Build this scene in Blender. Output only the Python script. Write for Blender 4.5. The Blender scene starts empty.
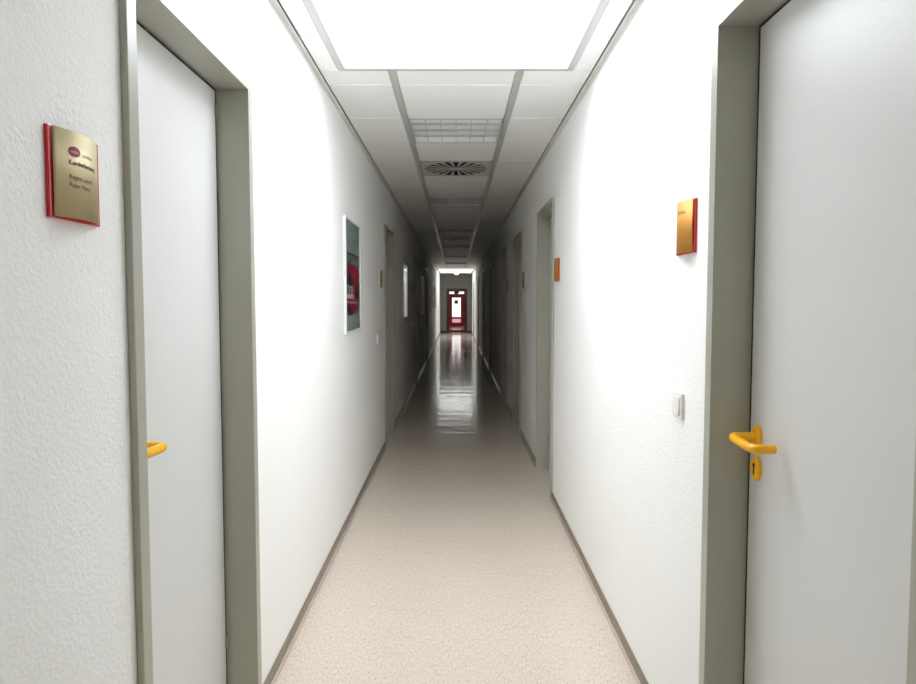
import bpy, bmesh, math, random
from mathutils import Vector, Matrix
random.seed(4)
S = bpy.context.scene
C = S.collection

# ------------------------------------------------------------------ camera
F_PX = 650.0
cd = bpy.data.cameras.new('camera')
cam = bpy.data.objects.new('camera', cd); C.objects.link(cam); S.camera = cam
cd.sensor_fit = 'HORIZONTAL'; cd.sensor_width = 36.0
cd.lens = F_PX / 916 * 36.0
cd.clip_start = 0.02; cd.clip_end = 200
PITCH = 0.055
CAM_H = 1.484
cam.location = (0, 0, CAM_H)
cam.rotation_euler = (math.pi/2 - PITCH, 0, 0)
cd.shift_x = 2/916
cd.shift_y = (42 - F_PX*math.tan(PITCH))/916 * -1

# ------------------------------------------------------------------ world, exposure
w = bpy.data.worlds.new('world'); S.world = w; w.use_nodes = True
w.node_tree.nodes['Background'].inputs[0].default_value = (.8, .9, 1, 1)
w.node_tree.nodes['Background'].inputs[1].default_value = 0.0
S.view_settings.view_transform = 'Standard'
S.view_settings.look = 'None'
S.view_settings.exposure = 0.3
S.view_settings.gamma = 1.0
S.view_settings.use_curve_mapping = False
SKY_NEAR = 8.0      # radiance of the daylit rooflight panes
SKY_FAR = 2.2
FILL_HALL = 2.4  # radiance of the panel added above the hall, out of view
S.cycles.diffuse_bounces = 10
S.cycles.max_bounces = 14
S.cycles.sample_clamp_indirect = 10
S.cycles.caustics_reflective = False
S.cycles.caustics_refractive = False

A = 0.72          # half width of the corridor
H = 2.651         # ceiling height
Y0, Y1 = -1.4, 29.3

# ------------------------------------------------------------------ materials
def lin(c):
    return tuple(((v/255+.055)/1.055)**2.4 if v/255 > .04045 else v/255/12.92 for v in c)
def mat(name, rgb, rough=.5, metal=0, spec=.5, emit=None, strength=0, bump=None, var=0, coat=0):
    m = bpy.data.materials.new(name); m.use_nodes = True
    nt = m.node_tree; b = nt.nodes['Principled BSDF']
    col = lin(rgb)
    b.inputs['Base Color'].default_value = (*col, 1)
    b.inputs['Roughness'].default_value = rough
    b.inputs['Metallic'].default_value = metal
    b.inputs['Specular IOR Level'].default_value = spec
    b.inputs['Coat Weight'].default_value = coat
    if emit:
        b.inputs['Emission Color'].default_value = (*lin(emit), 1)
        b.inputs['Emission Strength'].default_value = strength
    tc = None
    if bump or var:
        tc = nt.nodes.new('ShaderNodeTexCoord')
    if var:
        n = nt.nodes.new('ShaderNodeTexNoise'); n.inputs['Scale'].default_value = 3; n.inputs['Detail'].default_value = 3
        nt.links.new(tc.outputs['Object'], n.inputs['Vector'])
        r = nt.nodes.new('ShaderNodeValToRGB')
        r.color_ramp.elements[0].position = .3; r.color_ramp.elements[1].position = .7
        r.color_ramp.elements[0].color = (*[v*(1-var) for v in col], 1)
        r.color_ramp.elements[1].color = (*[min(1, v*(1+var)) for v in col], 1)
        nt.links.new(n.outputs['Fac'], r.inputs['Fac']); nt.links.new(r.outputs['Color'], b.inputs['Base Color'])
    if bump:
        sc, strg, dist = bump
        n = nt.nodes.new('ShaderNodeTexNoise'); n.inputs['Scale'].default_value = sc; n.inputs['Detail'].default_value = 2
        nt.links.new(tc.outputs['Object'], n.inputs['Vector'])
        bp = nt.nodes.new('ShaderNodeBump'); bp.inputs['Strength'].default_value = strg; bp.inputs['Distance'].default_value = dist
        nt.links.new(n.outputs['Fac'], bp.inputs['Height']); nt.links.new(bp.outputs['Normal'], b.inputs['Normal'])
    return m

def plaster(name, rgb):
    m = mat(name, rgb, .75, spec=.25)
    nt = m.node_tree; b = nt.nodes['Principled BSDF']
    tc = nt.nodes.new('ShaderNodeTexCoord')
    n1 = nt.nodes.new('ShaderNodeTexNoise'); n1.inputs['Scale'].default_value = 95; n1.inputs['Detail'].default_value = 3
    n2 = nt.nodes.new('ShaderNodeTexVoronoi'); n2.inputs['Scale'].default_value = 120; n2.feature = 'SMOOTH_F1'
    mx = nt.nodes.new('ShaderNodeMath'); mx.operation = 'ADD'
    nt.links.new(tc.outputs['Object'], n1.inputs['Vector']); nt.links.new(tc.outputs['Object'], n2.inputs['Vector'])
    nt.links.new(n1.outputs['Fac'], mx.inputs[0]); nt.links.new(n2.outputs['Distance'], mx.inputs[1])
    bp = nt.nodes.new('ShaderNodeBump'); bp.inputs['Strength'].default_value = .36; bp.inputs['Distance'].default_value = .003
    nt.links.new(mx.outputs[0], bp.inputs['Height']); nt.links.new(bp.outputs['Normal'], b.inputs['Normal'])
    return m

def linoleum():
    m = mat('linoleum', (200, 185, 172), .10, spec=.5)
    nt = m.node_tree; b = nt.nodes['Principled BSDF']
    tc = nt.nodes.new('ShaderNodeTexCoord')
    mp = nt.nodes.new('ShaderNodeMapping'); mp.inputs['Scale'].default_value = (1, .3, 1)
    nt.links.new(tc.outputs['Object'], mp.inputs['Vector'])
    n = nt.nodes.new('ShaderNodeTexNoise'); n.inputs['Scale'].default_value = 150; n.inputs['Detail'].default_value = 5; n.inputs['Roughness'].default_value = .7
    nt.links.new(mp.outputs['Vector'], n.inputs['Vector'])
    r = nt.nodes.new('ShaderNodeValToRGB'); e = r.color_ramp.elements
    e[0].position = .26; e[0].color = (*lin((180, 164, 148)), 1)
    e[1].position = .72; e[1].color = (*lin((229, 219, 206)), 1)
    x = e.new(.48); x.color = (*lin((211, 199, 185)), 1)
    nt.links.new(n.outputs['Fac'], r.inputs['Fac'])
    # dark flecks
    v = nt.nodes.new('ShaderNodeTexNoise'); v.inputs['Scale'].default_value = 260; v.inputs['Detail'].default_value = 0
    mp2 = nt.nodes.new('ShaderNodeMapping'); mp2.inputs['Scale'].default_value = (.9, .35, 1)
    nt.links.new(tc.outputs['Object'], mp2.inputs['Vector']); nt.links.new(mp2.outputs['Vector'], v.inputs['Vector'])
    r2 = nt.nodes.new('ShaderNodeValToRGB'); r2.color_ramp.elements[0].position = .745; r2.color_ramp.elements[1].position = .79
    nt.links.new(v.outputs['Fac'], r2.inputs['Fac'])
    mx = nt.nodes.new('ShaderNodeMix'); mx.data_type = 'RGBA'
    nt.links.new(r2.outputs['Color'], mx.inputs[0]); nt.links.new(r.outputs['Color'], mx.inputs[6])
    mx.inputs[7].default_value = (*lin((120, 104, 92)), 1)
    nt.links.new(mx.outputs[2], b.inputs['Base Color'])
    # gentle unevenness of the laid sheet
    mp3 = nt.nodes.new('ShaderNodeMapping'); mp3.inputs['Scale'].default_value = (.5, 2.6, 1)
    nt.links.new(tc.outputs['Object'], mp3.inputs['Vector'])
    n3 = nt.nodes.new('ShaderNodeTexNoise'); n3.inputs['Scale'].default_value = 1.6; n3.inputs['Detail'].default_value = 4; n3.inputs['Roughness'].default_value = .55
    nt.links.new(mp3.outputs['Vector'], n3.inputs['Vector'])
    bp = nt.nodes.new('ShaderNodeBump'); bp.inputs['Strength'].default_value = .8; bp.inputs['Distance'].default_value = .006
    nt.links.new(n3.outputs['Fac'], bp.inputs['Height']); nt.links.new(bp.outputs['Normal'], b.inputs['Normal'])
    return m

def brushed(name, rgb, rough=.38):
    m = mat(name, rgb, rough, metal=.45)
    nt = m.node_tree; b = nt.nodes['Principled BSDF']
    tc = nt.nodes.new('ShaderNodeTexCoord'); mp = nt.nodes.new('ShaderNodeMapping'); mp.inputs['Scale'].default_value = (1, 1, .02)
    nt.links.new(tc.outputs['Object'], mp.inputs['Vector'])
    n = nt.nodes.new('ShaderNodeTexNoise'); n.inputs['Scale'].default_value = 900
    nt.links.new(mp.outputs['Vector'], n.inputs['Vector'])
    r = nt.nodes.new('ShaderNodeMapRange'); r.inputs['To Min'].default_value = rough-.06; r.inputs['To Max'].default_value = rough+.08
    nt.links.new(n.outputs['Fac'], r.inputs['Value']); nt.links.new(r.outputs['Result'], b.inputs['Roughness'])
    return m

M = dict(
    wall=plaster('white_woodchip_wall', (246, 246, 244)),
    endwall=plaster('grey_end_wall', (112, 112, 106)),
    tile=mat('ceiling_panel', (240, 240, 238), .5, bump=(700, .15, .0006)),
    rail=mat('ceiling_rail', (190, 189, 184), .28, spec=.7),
    slab=mat('dark_plenum', (40, 40, 40), .9, var=.1),
    angle=mat('wall_angle', (222, 221, 217), .35),
    shaft=mat('rooflight_reveal', (240, 241, 242), .5, var=.01),
    rimm=mat('rooflight_rim', (190, 191, 190), .35),
    sky=mat('daylit_opal_pane', (240, 245, 250), .3, emit=(243, 247, 252), strength=SKY_NEAR),
    sky2=mat('far_daylit_opal_pane', (240, 245, 250), .3, emit=(244, 248, 250), strength=SKY_FAR),
    hallfill=mat('hall_fill_glow', (240, 245, 250), .3, emit=(250, 250, 248), strength=FILL_HALL),  # glow of the added hall ceiling panel
    exitp=mat('daylit_door_pane', (240, 245, 250), .3, emit=(248, 252, 250), strength=1.1),
    floor=linoleum(),
    lip=mat('sheet_upturn', (196, 180, 166), .25, var=.04),
    base=mat('plinth_strip', (128, 120, 108), .3, var=.03),
    frame=mat('door_frame_paint', (174, 173, 160), .3, var=.01),
    leaf=mat('door_laminate', (218, 218, 216), .35, var=.01),
    seal=mat('rubber_seal', (38, 38, 36), .7, var=.05),
    yellow=mat('yellow_nylon', (255, 190, 4), .28, var=.01, coat=.2),
    hole=mat('keyhole_black', (60, 20, 5), .6, var=.05),
    steel=mat('brushed_steel', (170, 168, 160), .35, metal=.8, var=.02),
    khaki=brushed('champagne_metal', (178, 163, 124), .5),
    gold=brushed('gold_metal', (200, 142, 58), .55),
    red=mat('red_acrylic', (196, 22, 44), .12, var=.02, coat=.5),
    ink=mat('sign_ink', (62, 52, 40), .6, var=.02),
    inkp=mat('pale_sign_ink', (150, 118, 84), .6, var=.02),
    logo=mat('logo_red', (140, 28, 30), .4, var=.02),
    logo2=mat('logo_pale_red', (205, 110, 100), .4, var=.02),
    white=mat('white_plastic', (236, 234, 228), .35, var=.01),
    louv=mat('white_louvre', (196, 199, 200), .3, var=.01),
    lampin=mat('luminaire_inside', (250, 252, 252), .3, var=.01),
    tube=mat('unlit_tube', (235, 238, 238), .25, var=.01),
    dgrey=mat('diffuser_plate', (196, 195, 188), .4, var=.01),
    black=mat('black_void', (10, 10, 10), .9, var=.1),
    alu=mat('white_picture_frame', (228, 230, 230), .3, var=.01),
    p_lt=mat('print_pale_teal', (160, 176, 172), .5, var=.03),
    p_md=mat('print_grey_teal', (128, 144, 140), .5, var=.05),
    p_red=mat('print_crimson', (182, 30, 64), .5, var=.25),
    p_dk=mat('print_dark', (52, 24, 34), .5, var=.2),
    p_wh=mat('print_white', (200, 196, 196), .5, var=.05),
    p_pl=mat('print_pale', (206, 210, 208), .5, var=.08),
    dred=mat('dark_red_frame', (62, 8, 14), .35, var=.05),
    rwall=mat('hall_red_wall', (165, 26, 40), .6, var=.05),
    pink=mat('pink_pane', (235, 150, 160), .3, emit=(250, 190, 196), strength=.55),
    notice=mat('dark_notice', (70, 74, 72), .6, var=.1),
    warm=mat('warm_lamp', (250, 235, 170), .4, emit=(255, 226, 120), strength=5.0),
)
def glass_mat():
    m = bpy.data.materials.new('clear_glass'); m.use_nodes = True
    nt = m.node_tree; nt.nodes.clear()
    o = nt.nodes.new('ShaderNodeOutputMaterial'); mx = nt.nodes.new('ShaderNodeMixShader')
    t = nt.nodes.new('ShaderNodeBsdfTransparent'); g = nt.nodes.new('ShaderNodeBsdfGlossy'); g.inputs['Roughness'].default_value = .04
    f = nt.nodes.new('ShaderNodeFresnel'); f.inputs['IOR'].default_value = 1.5
    ge = nt.nodes.new('ShaderNodeNewGeometry'); iv = nt.nodes.new('ShaderNodeMath'); iv.operation = 'SUBTRACT'; iv.inputs[0].default_value = 1
    ml = nt.nodes.new('ShaderNodeMath'); ml.operation = 'MULTIPLY'
    nt.links.new(ge.outputs['Backfacing'], iv.inputs[1]); nt.links.new(iv.outputs[0], ml.inputs[0]); nt.links.new(f.outputs[0], ml.inputs[1])
    nt.links.new(ml.outputs[0], mx.inputs[0]); nt.links.new(t.outputs[0], mx.inputs[1]); nt.links.new(g.outputs[0], mx.inputs[2])
    nt.links.new(mx.outputs[0], o.inputs[0])
    return m
M['glass'] = glass_mat()

# ------------------------------------------------------------------ helpers
def box(bm, x0, x1, y0, y1, z0, z1, mi=0):
    x0, x1 = sorted((x0, x1)); y0, y1 = sorted((y0, y1)); z0, z1 = sorted((z0, z1))
    v = [bm.verts.new(p) for p in ((x0,y0,z0),(x1,y0,z0),(x1,y1,z0),(x0,y1,z0),(x0,y0,z1),(x1,y0,z1),(x1,y1,z1),(x0,y1,z1))]
    fs = []
    for q in ((0,3,2,1),(4,5,6,7),(0,1,5,4),(1,2,6,5),(2,3,7,6),(3,0,4,7)):
        f = bm.faces.new([v[i] for i in q]); f.material_index = mi; fs.append(f)
    return fs
def link(name, bm, mats, parent=None, bevel=0, smooth=False, segs=2, loc=None):
    bmesh.ops.recalc_face_normals(bm, faces=bm.faces)
    me = bpy.data.meshes.new(name); 
    if loc is not None:
        bmesh.ops.translate(bm, verts=bm.verts, vec=-Vector(loc))
    bm.to_mesh(me); bm.free()
    for mm in (mats if isinstance(mats, (list, tuple)) else [mats]): me.materials.append(mm)
    o = bpy.data.objects.new(name, me); C.objects.link(o)
    if loc is not None: o.location = loc
    if smooth:
        for p in me.polygons: p.use_smooth = True
    if bevel:
        b = o.modifiers.new('bevel', 'BEVEL'); b.width = bevel; b.segments = segs; b.limit_method = 'ANGLE'; b.angle_limit = .7
    if parent: o.parent = parent
    return o
def boxes(name, lst, m, parent=None, bevel=0, loc=None):
    bm = bmesh.new()
    for b in lst: box(bm, *b)
    return link(name, bm, m, parent, bevel, loc=loc)
def root(name, loc, label=None, cat=None, group=None, kind=None):
    o = bpy.data.objects.new(name, None); C.objects.link(o); o.location = loc; o.empty_display_size = .1
    tag(o, label, cat, group, kind); return o
def tag(o, label=None, cat=None, group=None, kind=None):
    if label: o['label'] = label
    if cat: o['category'] = cat
    if group: o['group'] = group
    if kind: o['kind'] = kind
    return o
def struct(o): o['kind'] = 'structure'; return o
def tube(bm, pts, r, n=12, flat=1.0):
    """round bar through pts with end caps"""
    rings = []
    for i, p in enumerate(pts):
        p = Vector(p)
        a = Vector(pts[max(0, i-1)]); b = Vector(pts[min(len(pts)-1, i+1)])
        t = (b-a).normalized()
        up = Vector((0,0,1)); s = t.cross(up)
        if s.length < 1e-3: s = Vector((1,0,0))
        s.normalize(); u = s.cross(t).normalized()
        rr = r[i] if isinstance(r, (list, tuple)) else r
        rings.append([bm.verts.new(p + s*math.cos(2*math.pi*k/n)*rr*flat + u*math.sin(2*math.pi*k/n)*rr) for k in range(n)])
    for a, b in zip(rings, rings[1:]):
        for k in range(n): bm.faces.new((a[k], a[(k+1)%n], b[(k+1)%n], b[k]))
    bm.faces.new(rings[0][::-1]); bm.faces.new(rings[-1])
def smooth_path(pts, it=3):
    pts = [Vector(p) for p in pts]
    for _ in range(it):
        q = [pts[0]]
        for a, b in zip(pts, pts[1:]): q += [a.lerp(b, .25), a.lerp(b, .75)]
        q.append(pts[-1]); pts = q
    return pts

# ------------------------------------------------------------------ doors: positions (outer edges of the steel frames)
PD = .017; FACE = .043; DTOP = 2.238
LEFT = [(1.422, 2.283), (6.54, 7.40), (11.0, 11.9), (15.4, 16.3)]
RIGHT = [(.942, 1.828), (4.776, 5.69), (7.12, 8.0), (9.15, 10.03), (12.9, 13.8), (16.5, 17.4), (20.4, 21.3), (25.6, 26.5)]

# ------------------------------------------------------------------ shell
WT = .16
def side_wall(name, s, doors):
    L = []; y = Y0 - .1
    for a, b in doors:
        a2, b2 = a + .03, b - .03
        tp = (2.26 if (s, a) == (1, RIGHT[0][0]) else DTOP) - .03
        L.append((s*A, s*(A+WT), y, a2, 0, H+.12)); L.append((s*A, s*(A+WT), a2, b2, tp, H+.12)); y = b2
    L.append((s*A, s*(A+WT), y, Y1+.12, 0, H+.12))
    return struct(boxes(name, L, M['wall']))
side_wall('wall_left', -1, LEFT); side_wall('wall_right', 1, RIGHT)
struct(boxes('wall_back', [(-A, A, Y0-.1, Y0, 0, H+.1)], M['wall']))
HALL = 37.2
struct(boxes('floor', [(-1.6, 1.6, Y0-.1, HALL+.1, -.1, 0)], M['floor']))

# end wall with opening for the red glazed door
DX0, DX1, DH = -.43, .50, 2.0
struct(boxes('wall_end', [(-A, DX0, Y1, Y1+.12, 0, H), (DX1, A, Y1, Y1+.12, 0, H), (DX0, DX1, Y1, Y1+.12, DH, H)], M['endwall']))

# baseboards
def baseboard(name, s, doors):
    bm = bmesh.new(); bm2 = bmesh.new(); y = Y0
    runs = []
    for a, b in doors: runs.append((y, a)); y = b
    runs.append((y, Y1))
    prof = [(0,.001),(.010,.001),(.010,.046),(.007,.051),(0,.052)]
    pr2 = [(.0101,.0005),(.019,.0005),(.0185,.004),(.0155,.010),(.0115,.013),(.0101,.0135)]
    for bmx, pr in ((bm, prof), (bm2, pr2)):
        for ya, yb in runs:
            va = [bmx.verts.new((s*(A-d), ya, z)) for d, z in pr]; vb = [bmx.verts.new((s*(A-d), yb, z)) for d, z in pr]
            n = len(pr)
            for i in range(n): bmx.faces.new((va[i], va[(i+1)%n], vb[(i+1)%n], vb[i]))
            bmx.faces.new(va[::-1]); bmx.faces.new(vb)
    o = struct(link(name, bm, M['base']))
    link('cove_strip', bm2, M['lip'], o)
baseboard('baseboard_left', -1, LEFT); baseboard('baseboard_right', 1, RIGHT)
struct(boxes('baseboard_end', [(-A+.02, DX0-.01, Y1-.012, Y1, 0, .09), (DX1+.01, A-.02, Y1-.012, Y1, 0, .09)], M['seal'], bevel=.002))

# ------------------------------------------------------------------ ceiling
ROW0, DR = 3.60, .648
SK1 = (2.15, 3.343); SK2 = (24.5, 27.9); SKX = .565; SKX2 = .655
RX, RW = .327, .034
LUM = [0+1, 6, 11, 16, 21, 26]; DIF = [3, 13, 23]        # row numbers
def row(k): return ROW0 + DR*k
def build_ceiling():
    bm = bmesh.new()
    k = -8
    cols = [(-A+.0245, -RX-RW/2-.001), (-RX+RW/2+.001, RX-RW/2-.001), (RX+RW/2+.001, A-.0245)]
    g = .003
    while row(k) < Y1:
        ya, yb = max(row(k), Y0), min(row(k+1), Y1)
        if yb - ya > .05:
            for ci, (xa, xb) in enumerate(cols):
                if ci == 1 and (k in LUM or k in DIF): continue
                segs = [(ya+g, yb-g)]
                for (s0, s1), HX in ((SK1, SKX), (SK2, SKX2)):
                    nxt = []
                    for a, b in segs:
                        if b <= s0 or a >= s1: nxt.append((a, b)); continue
                        if a < s0: nxt.append((a, s0-.03))
                        if b > s1: nxt.append((s1+.03, b))
                        if ci != 1:
                            lo, hi = max(a, s0-.03), min(b, s1+.03)
                            x0, x1 = (xa, -HX-.03) if ci == 0 else (HX+.03, xb)
                            if hi-lo > .02 and x1-x0 > .02: tilebox(bm, x0, x1, lo, hi)
                    segs = nxt
                for a, b in segs:
                    if b-a > .02: tilebox(bm, xa, xb, a, b)
        k += 1
    # carrying slab above with the rooflight openings
    zt = H+.10
    for (a, b) in ((Y0-.1, SK1[0]-.02), (SK1[1]+.02, SK2[0]-.02), (SK2[1]+.02, Y1+.12)):
        box(bm, -A, A, a, b, zt, zt+.1, 1)
    for (a, b), HX in ((SK1, SKX), (SK2, SKX2)):
        for s in (-1, 1): box(bm, s*(HX+.02), s*A, a-.02, b+.02, zt, zt+.1, 1)
    return struct(link('ceiling', bm, [M['tile'], M['slab']]))
def tilebox(bm, x0, x1, y0, y1):
    c = .006
    lo = [(x0+c,y0+c,H),(x1-c,y0+c,H),(x1-c,y1-c,H),(x0+c,y1-c,H)]
    mi = [(x0,y0,H+c),(x1,y0,H+c),(x1,y1,H+c),(x0,y1,H+c)]
    hi = [(x0,y0,H+.02),(x1,y0,H+.02),(x1,y1,H+.02),(x0,y1,H+.02)]
    R = [[bm.verts.new(p) for p in r] for r in (lo, mi, hi)]
    bm.faces.new(R[0]); bm.faces.new(R[2])
    for a, b in zip(R, R[1:]):
        for i in range(4): bm.faces.new((a[i], a[(i+1)%4], b[(i+1)%4], b[i]))
build_ceiling()
# carrying rails and their splice clips, wall angles
n = 1
for s in (-1, 1):
    x = s*RX
    L = [(x-RW/2, x+RW/2, a, b, H-.004, H+.03) for a, b in ((Y0, SK1[0]-.03), (SK1[1]+.03, SK2[0]-.03), (SK2[1]+.03, Y1))]
    o = struct(boxes('trim_%d' % n, L, M['rail'], bevel=.0025)); n += 1
    for y in (8.0, 11.3, 14.7, 18.05, 21.4):
        boxes('splice_clip', [(x-RW/2-.006, x+RW/2+.006, y-.06, y+.06, H-.009, H-.0035)], M['rail'], o, bevel=.002)
for s in (-1, 1):
    struct(boxes('trim_%d' % n, [(s*(A-.022), s*A, Y0, Y1, H-.003, H-.0005), (s*(A-.003), s*A, Y0, Y1, H-.022, H-.0005)], M['angle'])); n += 1

# rooflights
def rooflight(idx, y0, y1, paneM, depth, SKX=SKX):
    t = .03
    bm = bmesh.new(); zt = H+depth
    for s in (-1, 1): box(bm, s*SKX, s*(SKX+.018), y0-.018, y1+.018, H+.004, zt)
    box(bm, -SKX, SKX, y0-.018, y0, H+.004, zt); box(bm, -SKX, SKX, y1, y1+.018, H+.004, zt)
    o = struct(link('window_%d' % idx, bm, M['shaft']))
    bm = bmesh.new()
    for s in (-1, 1): box(bm, s*(SKX-.006), s*(SKX+t), y0-t, y1+t, H-.006, H+.004)
    box(bm, -SKX+.006, SKX-.006, y0-t, y0+.006, H-.006, H+.004); box(bm, -SKX+.006, SKX-.006, y1-.006, y1+t, H-.006, H+.004)
    link('rim', bm, M['rimm'], o, bevel=.002)
    # slightly domed opal pane
    bm = bmesh.new(); nx, ny = 8, 14; V = {}
    for i in range(nx+1):
        for j in range(ny+1):
            u, v = i/nx, j/ny
            V[i, j] = bm.verts.new((-SKX-.01+(2*SKX+.02)*u, y0-.01+(y1-y0+.02)*v, zt+.10*math.sin(math.pi*u)*math.sin(math.pi*v)))
    for i in range(nx):
        for j in range(ny): bm.faces.new((V[i,j], V[i+1,j], V[i+1,j+1], V[i,j+1]))
    link('opal_pane', bm, paneM, o, smooth=True)
rooflight(1, *SK1, M['sky'], .30)
rooflight(2, *SK2, M['sky2'], .25, SKX2)

# ------------------------------------------------------------------ steel-framed doors
def lever_set(parent, s, yh, dr, zh):
    """yellow nylon lever on its rosette, returning to the leaf; escutcheon below with keyhole"""
    lp = A + .092            # leaf face
    def P(d, t, z): return Vector((s*(lp-d), yh+dr*t, z))
    hz = zh
    path = smooth_path([(0.004,0,0),(.045,0,0),(.068,0.0,0),(.071,.016,-.001),(.071,.06,-.004),(.070,.102,-.006),(.065,.122,-.006),(.045,.125,-.006),(.018,.123,-.006)])
    bm = bmesh.new(); pts = [P(p.x, p.y, hz+p.z) for p in path]
    tube(bm, pts, [.012]*len(pts), 14, 1.0)
    h = link('door_handle', bm, M['yellow'], parent, smooth=True)
    def oval(z, rw, rh, d0, d1, m, name, par):
        bm = bmesh.new(); N = 28; rings = []
        for d, k in ((d0, 1.0), (d1*.7+d0*.3, 1.0), (d1, .86)):
            rings.append([bm.verts.new(P(d, rw*k*math.cos(2*math.pi*i/N), z + rh*k*math.sin(2*math.pi*i/N))) for i in range(N)])
        for a, b in zip(rings, rings[1:]):
            for i in range(N): bm.faces.new((a[i], a[(i+1)%N], b[(i+1)%N], b[i]))
        bm.faces.new(rings[-1]); bm.faces.new(rings[0])
        return link(name, bm, m, par)
    oval(hz, .023, .030, 0, .011, M['yellow'], 'rosette', parent)
    e = oval(hz-.087, .023, .033, 0, .011, M['yellow'], 'escutcheon', parent)
    bm = bmesh.new()
    cx = s*(lp-.0115)
    box(bm, cx, cx+s*.002, yh-.0035, yh+.0035, hz-.103, hz-.078)
    bmesh.ops.create_cone(bm, cap_ends=True, segments=14, radius1=.0065, radius2=.0065, depth=.0025,
        matrix=Matrix.Translation((cx+s*.001, yh, hz-.078)) @ Matrix.Rotation(math.pi/2, 4, 'Y'))
    k = link('keyhole', bm, M['hole'], e); tag(k, 'dark keyhole slot')
    return h

def steel_door(idx, s, y0, y1, far_handle, label, DTOP=DTOP):
    r = root('door_%d' % idx, (s*A, (y0+y1)/2, 0), label, 'door', None, 'structure')
    r.location = (0, 0, 0)
    xf, xb = A-PD, A+.142
    bm = bmesh.new()
    def fb(xa, xc, ya, yc, za, zc): box(bm, s*xa, s*xc, ya, yc, za, zc)
    # casing: face flanges and deep lining, one folded steel section
    def prism(prof, f, a, b):
        va = [bm.verts.new(f(p, a)) for p in prof]; vb = [bm.verts.new(f(p, b)) for p in prof]; n_ = len(prof)
        for q in range(n_): bm.faces.new((va[q], va[(q+1)%n_], vb[(q+1)%n_], vb[q]))
        bm.faces.new(va[::-1]); bm.faces.new(vb)
    L = [(xf, 0), (xf, FACE), (xb, FACE), (xb, .0305), (A-.0004, .0305), (A-.0004, 0)]
    for q in (lambda p, t: (s*p[0], y0+p[1], t), lambda p, t: (s*p[0], y1-p[1], t)):
        prism(L, q, 0, DTOP-FACE)
        prism([L[0], L[1], (A-.0004, FACE), L[5]], q, DTOP-FACE, DTOP)
    prism(L, lambda p, t: (s*p[0], t, DTOP-p[1]), y0+FACE, y1-FACE)
    bmesh.ops.remove_doubles(bm, verts=bm.verts, dist=.0002)
    link('door_frame', bm, M['frame'], r, bevel=.0025)
    i0, i1, zt = y0+FACE, y1-FACE, DTOP-FACE
    lp = A+.092
    boxes('leaf', [(s*lp, s*(lp+.04), i0+.0095, i1-.0095, .008, zt-.0075)], M['leaf'], r, bevel=.0015)
    boxes('rubber_seal', [(s*(lp+.001), s*(lp+.038), i0, i0+.0094, 0, zt), (s*(lp+.001), s*(lp+.038), i1-.0094, i1, 0, zt),
                   (s*(lp+.001), s*(lp+.038), i0+.0094, i1-.0094, zt-.0074, zt)], M['seal'], r)
    if far_handle: yh, dr = i1-.058, -1
    else: yh, dr = i0+.050, 1
    lever_set(r, s, yh, dr, 1.118)
    # hinge barrels on the other edge
    yhg = (i0+.012) if far_handle else (i1-.012)
    for z in (.28, zt-.075):
        bm = bmesh.new(); tube(bm, [(s*(lp-.004), yhg, z-.02), (s*(lp-.004), yhg, z+.02)], .005, 10)
        link('hinge', bm, M['steel'], r, smooth=False)
    return r

LL = ['large grey-white door in the left wall beside the printed gold sign',
      'grey door in the left wall just past the picture with the red motif',
      'grey door in the dark stretch of the left wall, beyond the first white picture',
      'last grey door of the left wall, in the darkest stretch of the corridor']
RL = ['large grey-white door in the right wall with the big yellow lever handle',
      'grey door in the right wall beside the brighter orange-gold plate, second from the viewer',
      'grey door in the right wall beside the small dim gold plate, third from the viewer',
      'grey door in the right wall where the corridor turns dark, fourth from the viewer',
      'shaded door in the right wall, fifth from the viewer',
      'shaded door in the right wall, sixth from the viewer',
      'door in the right wall where the daylight from the far rooflight begins',
      'brightly lit door in the right wall nearest the red glazed door']
i = 1
for (a, b), l in zip(LEFT, LL): steel_door(i, -1, a, b, False, l); i += 1
for k, ((a, b), l) in enumerate(zip(RIGHT, RL)): steel_door(i, 1, a, b, k in (0, 7), l, 2.26 if k == 0 else DTOP); i += 1

# ------------------------------------------------------------------ red glazed end door
r = root('door_%d' % i, (0, 0, 0), 'red glazed door in the grey end wall of the corridor', 'door', None, 'structure'); i += 1
yd = Y1+.02
fw = .075
boxes('door_frame', [(DX0+.001, DX0+fw, yd, yd+.07, 0, DH-.001), (DX1-fw, DX1-.001, yd, yd+.07, 0, DH-.001), (DX0+fw, DX1-fw, yd, yd+.07, DH-fw, DH-.001)], M['dred'], r, bevel=.003)
lf = boxes('leaf', [(DX0+fw+.004, DX0+fw+.055, yd+.01, yd+.06, .01, DH-fw-.004), (DX1-fw-.055, DX1-fw-.004, yd+.01, yd+.06, .01, DH-fw-.004),
       (DX0+fw+.055, DX1-fw-.055, yd+.01, yd+.06, .01, .13), (DX0+fw+.055, DX1-fw-.055, yd+.01, yd+.06, 1.69, 1.735), (DX0+fw+.055, DX1-fw-.055, yd+.01, yd+.06, DH-fw-.05, DH-fw-.004)], M['dred'], r, bevel=.003)
boxes('glass_pane', [(DX0+fw+.055, DX1-fw-.055, yd+.03, yd+.036, .13, 1.69)], M['glass'], lf)
boxes('glass_pane', [(DX0+fw+.055, DX1-fw-.055, yd+.03, yd+.036, 1.735, DH-fw-.05)], M['glass'], lf)
bm = bmesh.new(); tube(bm, [(.385, yd-.05, .95), (.385, yd-.05, 1.35)], .016, 12)
for z in (1.0, 1.3): tube(bm, [(.385, yd-.05, z), (.385, yd+.012, z)], .01, 10)
link('door_handle', bm, M['black'], r)
# closer on the head of the leaf
boxes('door_closer', [(-.08, .14, yd-.045, yd+.009, 1.80, 1.87)], M['black'], r, bevel=.004)

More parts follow.
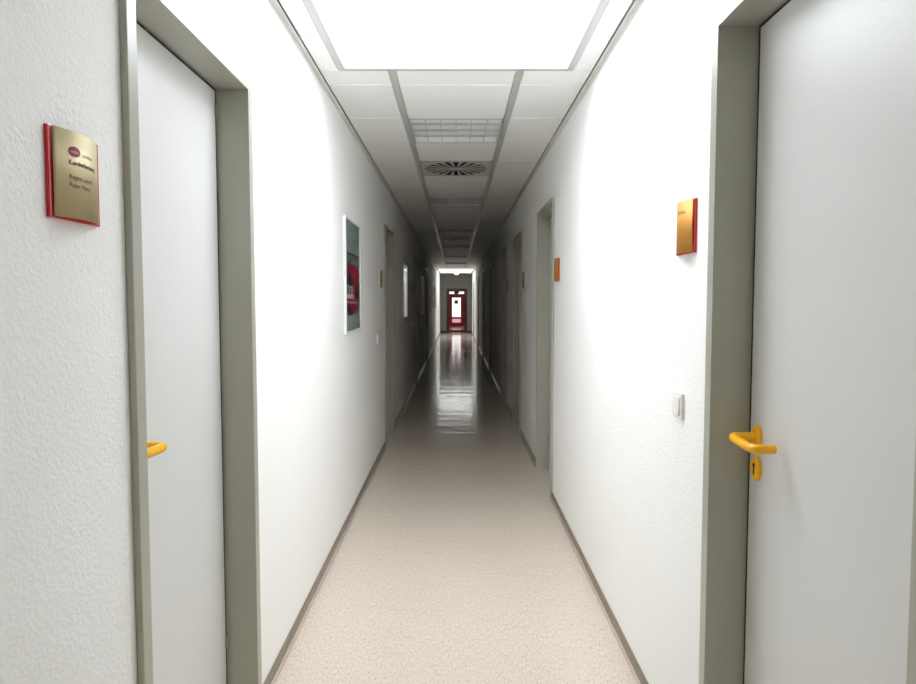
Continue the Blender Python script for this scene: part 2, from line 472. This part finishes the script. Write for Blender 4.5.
# ------------------------------------------------------------------ entrance hall behind it (seen through the glass)
HY = HALL
struct(boxes('wall_hall_left', [(-1.0, -.9, Y1+.12, HY, 0, 2.6)], M['rwall']))
struct(boxes('wall_hall_right', [(.9, 1.0, Y1+.12, HY, 0, 2.6)], M['rwall']))
struct(boxes('wall_hall_front', [(-1.0, -A-WT-.001, Y1+.0, Y1+.119, 0, 2.6), (A+WT+.001, 1.0, Y1+.0, Y1+.119, 0, 2.6)], M['rwall']))
gx0, gx1 = -.22, .27
struct(boxes('wall_hall_end', [(-.9, gx0-.09, HY-.1, HY, 0, 2.6), (gx1+.09, .9, HY-.1, HY, 0, 2.6), (gx0-.09, gx1+.09, HY-.1, HY, 1.95, 2.6)], M['rwall']))
bm = bmesh.new()
for (a, b) in ((Y1+.12, 30.6), (34.6, HY)): box(bm, -.9, .9, a, b, 2.6, 2.7)
for s in (-1, 1): box(bm, s*.6, s*.9, 30.6, 34.6, 2.6, 2.7)
struct(link('ceiling_hall', bm, M['tile']))
bm = bmesh.new(); box(bm, -.6, .6, 30.6, 34.6, 2.705, 2.72)
struct(link('window_3', bm, M['hallfill']))  # unseen glowing panel, added to light the red hall and its floor
r = root('door_%d' % i, (0, 0, 0), 'red entrance door with a tall daylit pane, seen through the glazed end door', 'door', None, 'structure')
yy = HY-.09
boxes('leaf', [(gx0-.085, gx0, yy, yy+.05, .005, 1.945), (gx1, gx1+.085, yy, yy+.05, .005, 1.945), (gx0, gx1, yy, yy+.05, .005, .20),
       (gx0, gx1, yy, yy+.05, .41, .52), (gx0, gx1, yy, yy+.05, 1.62, 1.945)], M['rwall'], r, bevel=.003)
p = boxes('glass_pane', [(gx0, gx1, yy+.02, yy+.03, .52, 1.62)], M['exitp'], r)
boxes('transom_pane', [(-.44, -.10, HY-.104, HY-.1005, 1.83, 1.96), (.12, .46, HY-.104, HY-.1005, 1.83, 1.96)], M['exitp'], r)
tag(boxes('posted_notice', [(-.09, .12, yy+.012, yy+.0195, 1.27, 1.47)], M['notice'], p), 'dark notice fixed to the bright pane')
tag(boxes('lower_pane', [(gx0, gx1, yy+.02, yy+.03, .20, .41)], M['pink'], r), 'pink-tinted lower pane')
boxes('door_handle', [(gx1+.03, gx1+.055, yy-.05, yy-.0, .95, 1.25)], M['black'], r, bevel=.004)

# ------------------------------------------------------------------ louvre luminaires
LW = .304
def luminaire():
    L = DR-.012; t = root('louvre_luminaire', (0,0,0))
    boxes('housing', [(-LW, LW, 0, .004, -.002, .040), (-LW, LW, L-.004, L, -.002, .040), (-LW, -LW+.004, .004, L-.004, -.002, .040),
          (LW-.004, LW, .004, L-.004, -.002, .040), (-LW+.004, LW-.004, .004, L-.004, .036, .040)], M['lampin'], t)
    boxes('rim', [(-LW-.002, LW+.002, -.003, .017, -.005, -.0021), (-LW-.002, LW+.002, L-.017, L+.003, -.005, -.0021),
          (-LW-.002, -LW+.012, .017, L-.017, -.005, -.0021), (LW-.012, LW+.002, .017, L-.017, -.005, -.0021)], M['louv'], t, bevel=.0008)
    bm = bmesh.new()
    for k in range(1, 4):       # V-shaped reflectors between the lamps
        y = L*k/4
        v = [(-LW+.004,y-.006,.0),( LW-.004,y-.006,.0),( LW-.004,y+.006,.0),(-LW+.004,y+.006,.0),(-LW+.004,y,.014),(LW-.004,y,.014)]
        v = [bm.verts.new(p) for p in v]
        for q in ((0,1,2,3),(0,1,5,4),(3,2,5,4),(0,3,4),(1,2,5)): bm.faces.new([v[j] for j in q])
    for k in range(1, 6):
        x = -LW + 2*LW*k/6
        for j in range(4):
            a = L*j/4 + (.012 if j else .006); b = L*(j+1)/4 - (.012 if j < 3 else .006)
            box(bm, x-.0028, x+.0028, a, b, .001, .014)
    link('louvre', bm, M['louv'], t)
    for k in range(4):
        bm = bmesh.new(); y = L*(k+.5)/4
        tube(bm, [(-LW+.012, y, .026), (LW-.012, y, .026)], .008, 10)
        link('lamp_tube', bm, M['tube'], t, smooth=True)
    return t
def copy_tree(o, parent=None):
    c = o.copy(); C.objects.link(c)
    if parent: c.parent = parent
    for ch in list(o.children): copy_tree(ch, c)
    return c
lum_labels = ['unlit square louvre luminaire in the ceiling, the nearest, beside the big rooflight',
              'unlit square louvre luminaire in the ceiling, second along, past the round-slotted air diffuser',
              'unlit ceiling luminaire in the dark stretch, third along the corridor',
              'unlit ceiling luminaire in the dark stretch, fourth along the corridor',
              'unlit ceiling luminaire, fifth along, just before the ceiling brightens',
              ]
lp0 = luminaire()
rows = [1, 6, 11, 16, 21]
for k, (rw, lb) in enumerate(zip(rows, lum_labels)):
    o = lp0 if k == 0 else copy_tree(lp0)
    o.location = (0, row(rw)+.006, H)
    tag(o, lb, 'ceiling light', 'louvre luminaires in the ceiling')

# ------------------------------------------------------------------ swirl air diffusers
def diffuser():
    t = root('air_diffuser', (0,0,0)); hw = .304; L = DR-.012; cy = L/2
    bm = bmesh.new(); ns = 20; r0, r1 = .052, .275; z0 = .0
    def pt(r, a): return (r*math.cos(a), cy + r*math.sin(a)*1.08, z0)
    def sq(a):
        c, s_ = math.cos(a), math.sin(a); k = min(hw/abs(c) if abs(c) > 1e-6 else 9, (L/2)/abs(s_) if abs(s_) > 1e-6 else 9)
        return (k*c, cy + k*s_, z0)
    def face(ps):
        f = bm.faces.new([bm.verts.new(p) for p in ps])
    step = 2*math.pi/ns
    for i_ in range(ns):
        a = i_*step; 
        w0, w1 = step*.42, step*.30         # slot half widths at the inner / outer end
        am = a + step/2
        # bar between slots i and i+1
        ps = [pt(r0, a+w0), pt(r1, a+w1), pt(r1, a+step-w1), pt(r0, a+step-w0)]
        face(ps)
        # outer field
        K = 4
        for q in range(K):
            b0, b1 = a + step*q/K, a + step*(q+1)/K
            face([pt(r1, b0), sq(b0), sq(b1), pt(r1, b1)])
    for sx in (-1, 1):       # square corners of the plate
        for sy in (-1, 1):
            c = math.atan2(sy*L/2, sx*hw)
            a0 = math.floor(c/(step/4))*(step/4); a1 = a0 + step/4
            face([sq(a0), (sx*hw, cy+sy*L/2, z0), sq(a1)])
    # hub
    face([pt(r0, 2*math.pi*q/40) for q in range(40)])
    bmesh.ops.remove_doubles(bm, verts=bm.verts, dist=.0004)
    o = link('slotted_plate', bm, M['dgrey'], t)
    sm = o.modifiers.new('solid', 'SOLIDIFY'); sm.thickness = .003; sm.offset = 0
    boxes('plenum_box', [(-hw, hw, 0, L, .05, .055), (-hw, -hw+.004, 0, L, .003, .05), (hw-.004, hw, 0, L, .003, .05), (-hw+.004, hw-.004, 0, .004, .003, .05), (-hw+.004, hw-.004, L-.004, L, .003, .05)], M['black'], t)
    boxes('plate_rim', [(-hw, hw, 0, .012, -.005, -.0018), (-hw, hw, L-.012, L, -.005, -.0018), (-hw, -hw+.012, .012, L-.012, -.005, -.0018), (hw-.012, hw, .012, L-.012, -.005, -.0018)], M['dgrey'], t)
    bm = bmesh.new()
    bmesh.ops.create_cone(bm, cap_ends=True, segments=16, radius1=.007, radius2=.009, depth=.006, matrix=Matrix.Translation((0, cy, -.004)))
    link('centre_screw', bm, M['steel'], t)
    return t
df = diffuser()
for k, (rw, lb) in enumerate(zip([3, 13], ['square ceiling air diffuser with slots radiating from its centre, between the first two luminaires',
        'square ceiling air diffuser in the dark stretch, between the third and fourth luminaires'])):
    o = df if k == 0 else copy_tree(df)
    o.location = (0, row(rw)+.006, H); tag(o, lb, 'air vent', 'air diffusers in the ceiling')
# rows left open at higher indices are closed by plain panels
bm = bmesh.new()
for k in (23, 26):
    if k == 23: tilebox(bm, -RX+RW/2+.001, RX-RW/2-.001, row(k)+.0025, row(k+1)-.0025)
struct(link('trim_%d' % n, bm, M['tile'])); n += 1

# ------------------------------------------------------------------ warm lamp at the far end
r = root('ceiling_lamp', (0.03, 28.2, H), 'small glowing yellow ceiling lamp in front of the end wall', 'lamp')
bm = bmesh.new()
bmesh.ops.create_cone(bm, cap_ends=True, segments=24, radius1=.11, radius2=.12, depth=.02, matrix=Matrix.Translation((0,0,-.0105)))
link('lamp_base', bm, M['white'], r, bevel=.002)
bm = bmesh.new(); bmesh.ops.create_uvsphere(bm, u_segments=24, v_segments=12, radius=.10, matrix=Matrix.Translation((0,0,-.021)) @ Matrix.Diagonal((1,1,.55,1)))
for v in [v for v in bm.verts if v.co.z > -.0205]: v.co.z = -.0205
link('lamp_shade', bm, M['warm'], r, smooth=True)

# ------------------------------------------------------------------ curved name plates
def text_mesh(body, size, bold=False):
    cu = bpy.data.curves.new('t', 'FONT'); cu.body = body; cu.size = size; cu.resolution_u = 2
    if bold: cu.offset = size*.018
    o = bpy.data.objects.new('t', cu); C.objects.link(o)
    dg = bpy.context.evaluated_depsgraph_get(); dg.update()
    me = bpy.data.meshes.new_from_object(o.evaluated_get(dg))
    bpy.data.objects.remove(o); bpy.data.curves.remove(cu)
    return me
SW, SH = .160, .162
def name_plate(s, ya, z0, metal, label, texts, back='red', group=None):
    """s: wall side; ya: near end along the wall; u runs in reading direction"""
    r = root('name_plate', (s*A, ya+SW/2, z0), label, 'sign', group)
    r.location = (s*A, ya+SW/2, z0)
    def P(u, d, z):          # u in 0..SW reading direction
        y = (u - SW/2) if s < 0 else (SW/2 - u)
        return (-s*d, y, z)
    def gd(t): return .0105 + .015*math.sin(math.pi*min(1, max(0, t)))
    # red acrylic back plate
    bm = bmesh.new(); y0, y1 = -SW/2, SW/2
    box(bm, -s*0.0, -s*.0075, y0, y1, 0, SH)
    link('red_backing' if back == 'red' else 'backing_plate', bm, M[back], r, bevel=.0012)
    bm = bmesh.new(); N = 24; ua, ub = .0085, SW-.010
    cols = []
    for i_ in range(N+1):
        t = i_/N; u = ua + (ub-ua)*t; d = gd(t)
        cols.append([bm.verts.new(P(u, d, .003)), bm.verts.new(P(u, d, SH-.001)), bm.verts.new(P(u, d-.0012, SH-.001)), bm.verts.new(P(u, d-.0012, .003))])
    for a, b in zip(cols, cols[1:]):
        for q in range(4): bm.faces.new((a[q], a[(q+1)%4], b[(q+1)%4], b[q]))
    bm.faces.new(cols[0][::-1]); bm.faces.new(cols[-1])
    g = link('metal_face', bm, metal, r, smooth=False)
    for p in g.data.polygons: p.use_smooth = abs(p.normal.z) < .5
    def on(u, z, lift): 
        t = (u-ua)/(ub-ua); return Vector(P(u, gd(t)+lift, z))
    for (body, size, u0, zc, m, bold) in texts:
        me = text_mesh(body, size, bold)
        bm = bmesh.new(); bm.from_mesh(me)
        for v in bm.verts: v.co = on(u0+v.co.x, zc+v.co.y, .0004)
        link('lettering', bm, m, g)
        bpy.data.meshes.remove(me)
    return r, g, on
r1, g1, on1 = name_plate(-1, 1.152, 1.630, M['khaki'], 'curved champagne-coloured name plate with printed text on red backing, by the left door',
    [('Kundenberatung', .0125, .038, .100, M['ink'], True), ('Regine Lanner', .012, .038, .074, M['ink'], False), ('Peter Henry', .012, .038, .059, M['ink'], False), ('service', .013, .072, .118, M['inkp'], False)], group='name plates on the corridor walls')
def disc_on(on, g, cu, cz, ru, rz, lift, m, name, cut=None):
    bm = bmesh.new(); N = 32; c = bm.verts.new(on(cu, cz, lift)); ring = []
    for k in range(N):
        a = 2*math.pi*k/N; ring.append(bm.verts.new(on(cu+ru*math.cos(a), cz+rz*math.sin(a), lift)))
    for k in range(N): bm.faces.new((c, ring[k], ring[(k+1)%N]))
    return link(name, bm, m, g)
tag(disc_on(on1, g1, .052, .124, .0145, .0095, .0006, M['logo'], 'emblem'), 'dark red oval emblem')
bm = bmesh.new(); pts = []
for k in range(17):
    t = k/16; u = .040+.024*t; pts.append((u, .1225+.003*math.sin(math.pi*t), .1225-.002*math.sin(math.pi*t)))
for a, b in zip(pts, pts[1:]):
    bm.faces.new([bm.verts.new(on1(*q, .0011)) for q in ((a[0], a[2]), (b[0], b[2]), (b[0], b[1]), (a[0], a[1]))])
link('emblem_stripe', bm, M['logo2'], g1)
name_plate(1, 1.955, 1.626, M['gold'], 'curved orange-gold name plate on red backing above the light switch, by the right door',
    [('Service', .019, .062, .122, M['ink'], False)], group='name plates on the corridor walls')
name_plate(1, 4.53, 1.615, M['gold'], 'bright orange-gold name plate beside the second door of the right wall', [('Service', .019, .062, .12, M['ink'], False)], group='name plates on the corridor walls')
name_plate(1, 6.76, 1.612, M['khaki'], 'dim small gold name plate beside the third door of the right wall', [], 'alu', group='name plates on the corridor walls')
name_plate(-1, 6.10, 1.60, M['khaki'], 'small dim name plate between the red-motif picture and the next left door', [], 'alu', group='name plates on the corridor walls')
name_plate(-1, 10.62, 1.60, M['khaki'], 'barely lit name plate past the white picture on the left wall', [], 'alu', group='name plates on the corridor walls')
name_plate(1, 8.86, 1.60, M['khaki'], 'tiny dark name plate where the right wall falls into shade', [], 'alu', group='name plates on the corridor walls')

# ------------------------------------------------------------------ light switches
def switch(s, yc, zc, label):
    r = root('light_switch', (s*A, yc, zc), label, 'light switch', 'white light switches on the walls')
    h = .0415
    boxes('switch_frame', [(0, -s*.010, -h, h, -h, h)], M['white'], r, bevel=.003)
    bm = bmesh.new(); q = .030
    v = [(-s*.0101,-q,-q),(-s*.0101,q,-q),(-s*.0101,q,q),(-s*.0101,-q,q),(-s*.0165,-q,-q),(-s*.0165,q,-q),(-s*.0130,q,q),(-s*.0130,-q,q)]
    v = [bm.verts.new(p) for p in v]
    for f in ((0,1,2,3),(4,5,6,7),(0,1,5,4),(1,2,6,5),(2,3,7,6),(3,0,4,7)): bm.faces.new([v[j] for j in f])
    link('rocker', bm, M['white'], r, bevel=.0015)
    return r
switch(1, 2.075, 1.147, 'white square light switch on the right wall below the gold name plate')
switch(-1, 5.93, 1.13, 'small white light switch on the left wall beyond the red-motif picture')
switch(-1, 10.5, 1.09, 'faint light switch on the dark left wall past the white picture')

# ------------------------------------------------------------------ framed pictures on the left wall
def picture(s, y0, y1, z0, z1, label, red=False, group=None, mf=None):
    r = root('framed_picture', (s*A, (y0+y1)/2, z0), label, 'picture', group)
    w2 = (y1-y0)/2; h = z1-z0; f = .016; D = .018
    boxes('picture_frame', [(0, -s*D, -w2, -w2+f, 0, h), (0, -s*D, w2-f, w2, 0, h), (0, -s*D, -w2+f, w2-f, 0, f), (0, -s*D, -w2+f, w2-f, h-f, h)], M['alu'], r, bevel=.0015)
    bm = bmesh.new()
    mats = [M['p_pl']]
    box(bm, 0, -s*.006, -w2+f, w2-f, f, h-f)
    if red: mats = [M['p_lt'], M['p_md'], M['p_red'], M['p_dk'], M['p_wh']]
    W = 2*(w2-f); HH = h-2*f
    def poly(ps, lvl, mi):
        fc = bm.faces.new([bm.verts.new((-s*(.006+.0005*lvl), -w2+f+W*u, f+HH*v)) for u, v in ps]); fc.material_index = mi
    if red:
        poly([(0,0),(1,0),(1,.70),(0,.70)], 1, 1)
        poly([(0,.0),(1,0),(1,.16),(0,.16)], 2, 0)
        poly([(0,.695),(1,.695),(1,.715),(0,.715)], 2, 3)
        # bonnet and body of a red machine with dark openings and a white plate
        poly([(.02,.20),(.22,.14),(.62,.15),(.93,.21),(.98,.40),(.95,.56),(.80,.60),(.70,.585),(.62,.615),(.42,.60),(.36,.64),(.20,.62),(.05,.58),(.02,.40)], 3, 2)
        poly([(.05,.43),(.25,.40),(.52,.42),(.56,.47),(.40,.50),(.34,.56),(.22,.57),(.16,.50),(.05,.48)], 4, 3)
        poly([(.60,.30),(.92,.28),(.95,.36),(.86,.44),(.70,.43),(.62,.37)], 4, 3)
        poly([(.06,.17),(.20,.14),(.45,.14),(.40,.20),(.22,.24),(.08,.26)], 4, 3)
        poly([(.04,.30),(.55,.29),(.55,.335),(.04,.345)], 5, 4)
        poly([(.04,.36),(.50,.35),(.50,.405),(.04,.42)], 5, 4)
        poly([(.04,.255),(.86,.245),(.86,.26),(.04,.27)], 5, 4)
        poly([(.30,.60),(.38,.60),(.37,.66),(.31,.66)], 4, 3)
        poly([(.12,.355),(.20,.353),(.20,.40),(.12,.402)], 6, 3); poly([(.30,.355),(.38,.353),(.38,.395),(.30,.397)], 6, 3)
    link('print', bm, mats, r)
    boxes('glass_cover', [(-s*.0115, -s*.0135, -w2+f, w2-f, f, h-f)], M['glass'], r)
    return r
picture(-1, 4.17, 4.83, 1.262, 2.026, 'white-framed picture of a red motif on grey-green ground, on the left wall', True, 'framed pictures on the left wall')
picture(-1, 8.75, 9.50, 1.235, 1.985, 'white-framed pale picture past the second left door, its glass catching light', group='framed pictures on the left wall')
picture(-1, 13.5, 14.2, 1.19, 1.99, 'thin shaded picture in the darkest part of the left wall', group='framed pictures on the left wall')
picture(-1, 18.8, 19.5, 1.20, 1.95, 'pale picture on the left wall where far daylight begins', group='framed pictures on the left wall')
picture(-1, 21.6, 22.3, 1.20, 1.95, 'pale picture on the brightly lit far left wall, closest to the end door', group='framed pictures on the left wall')
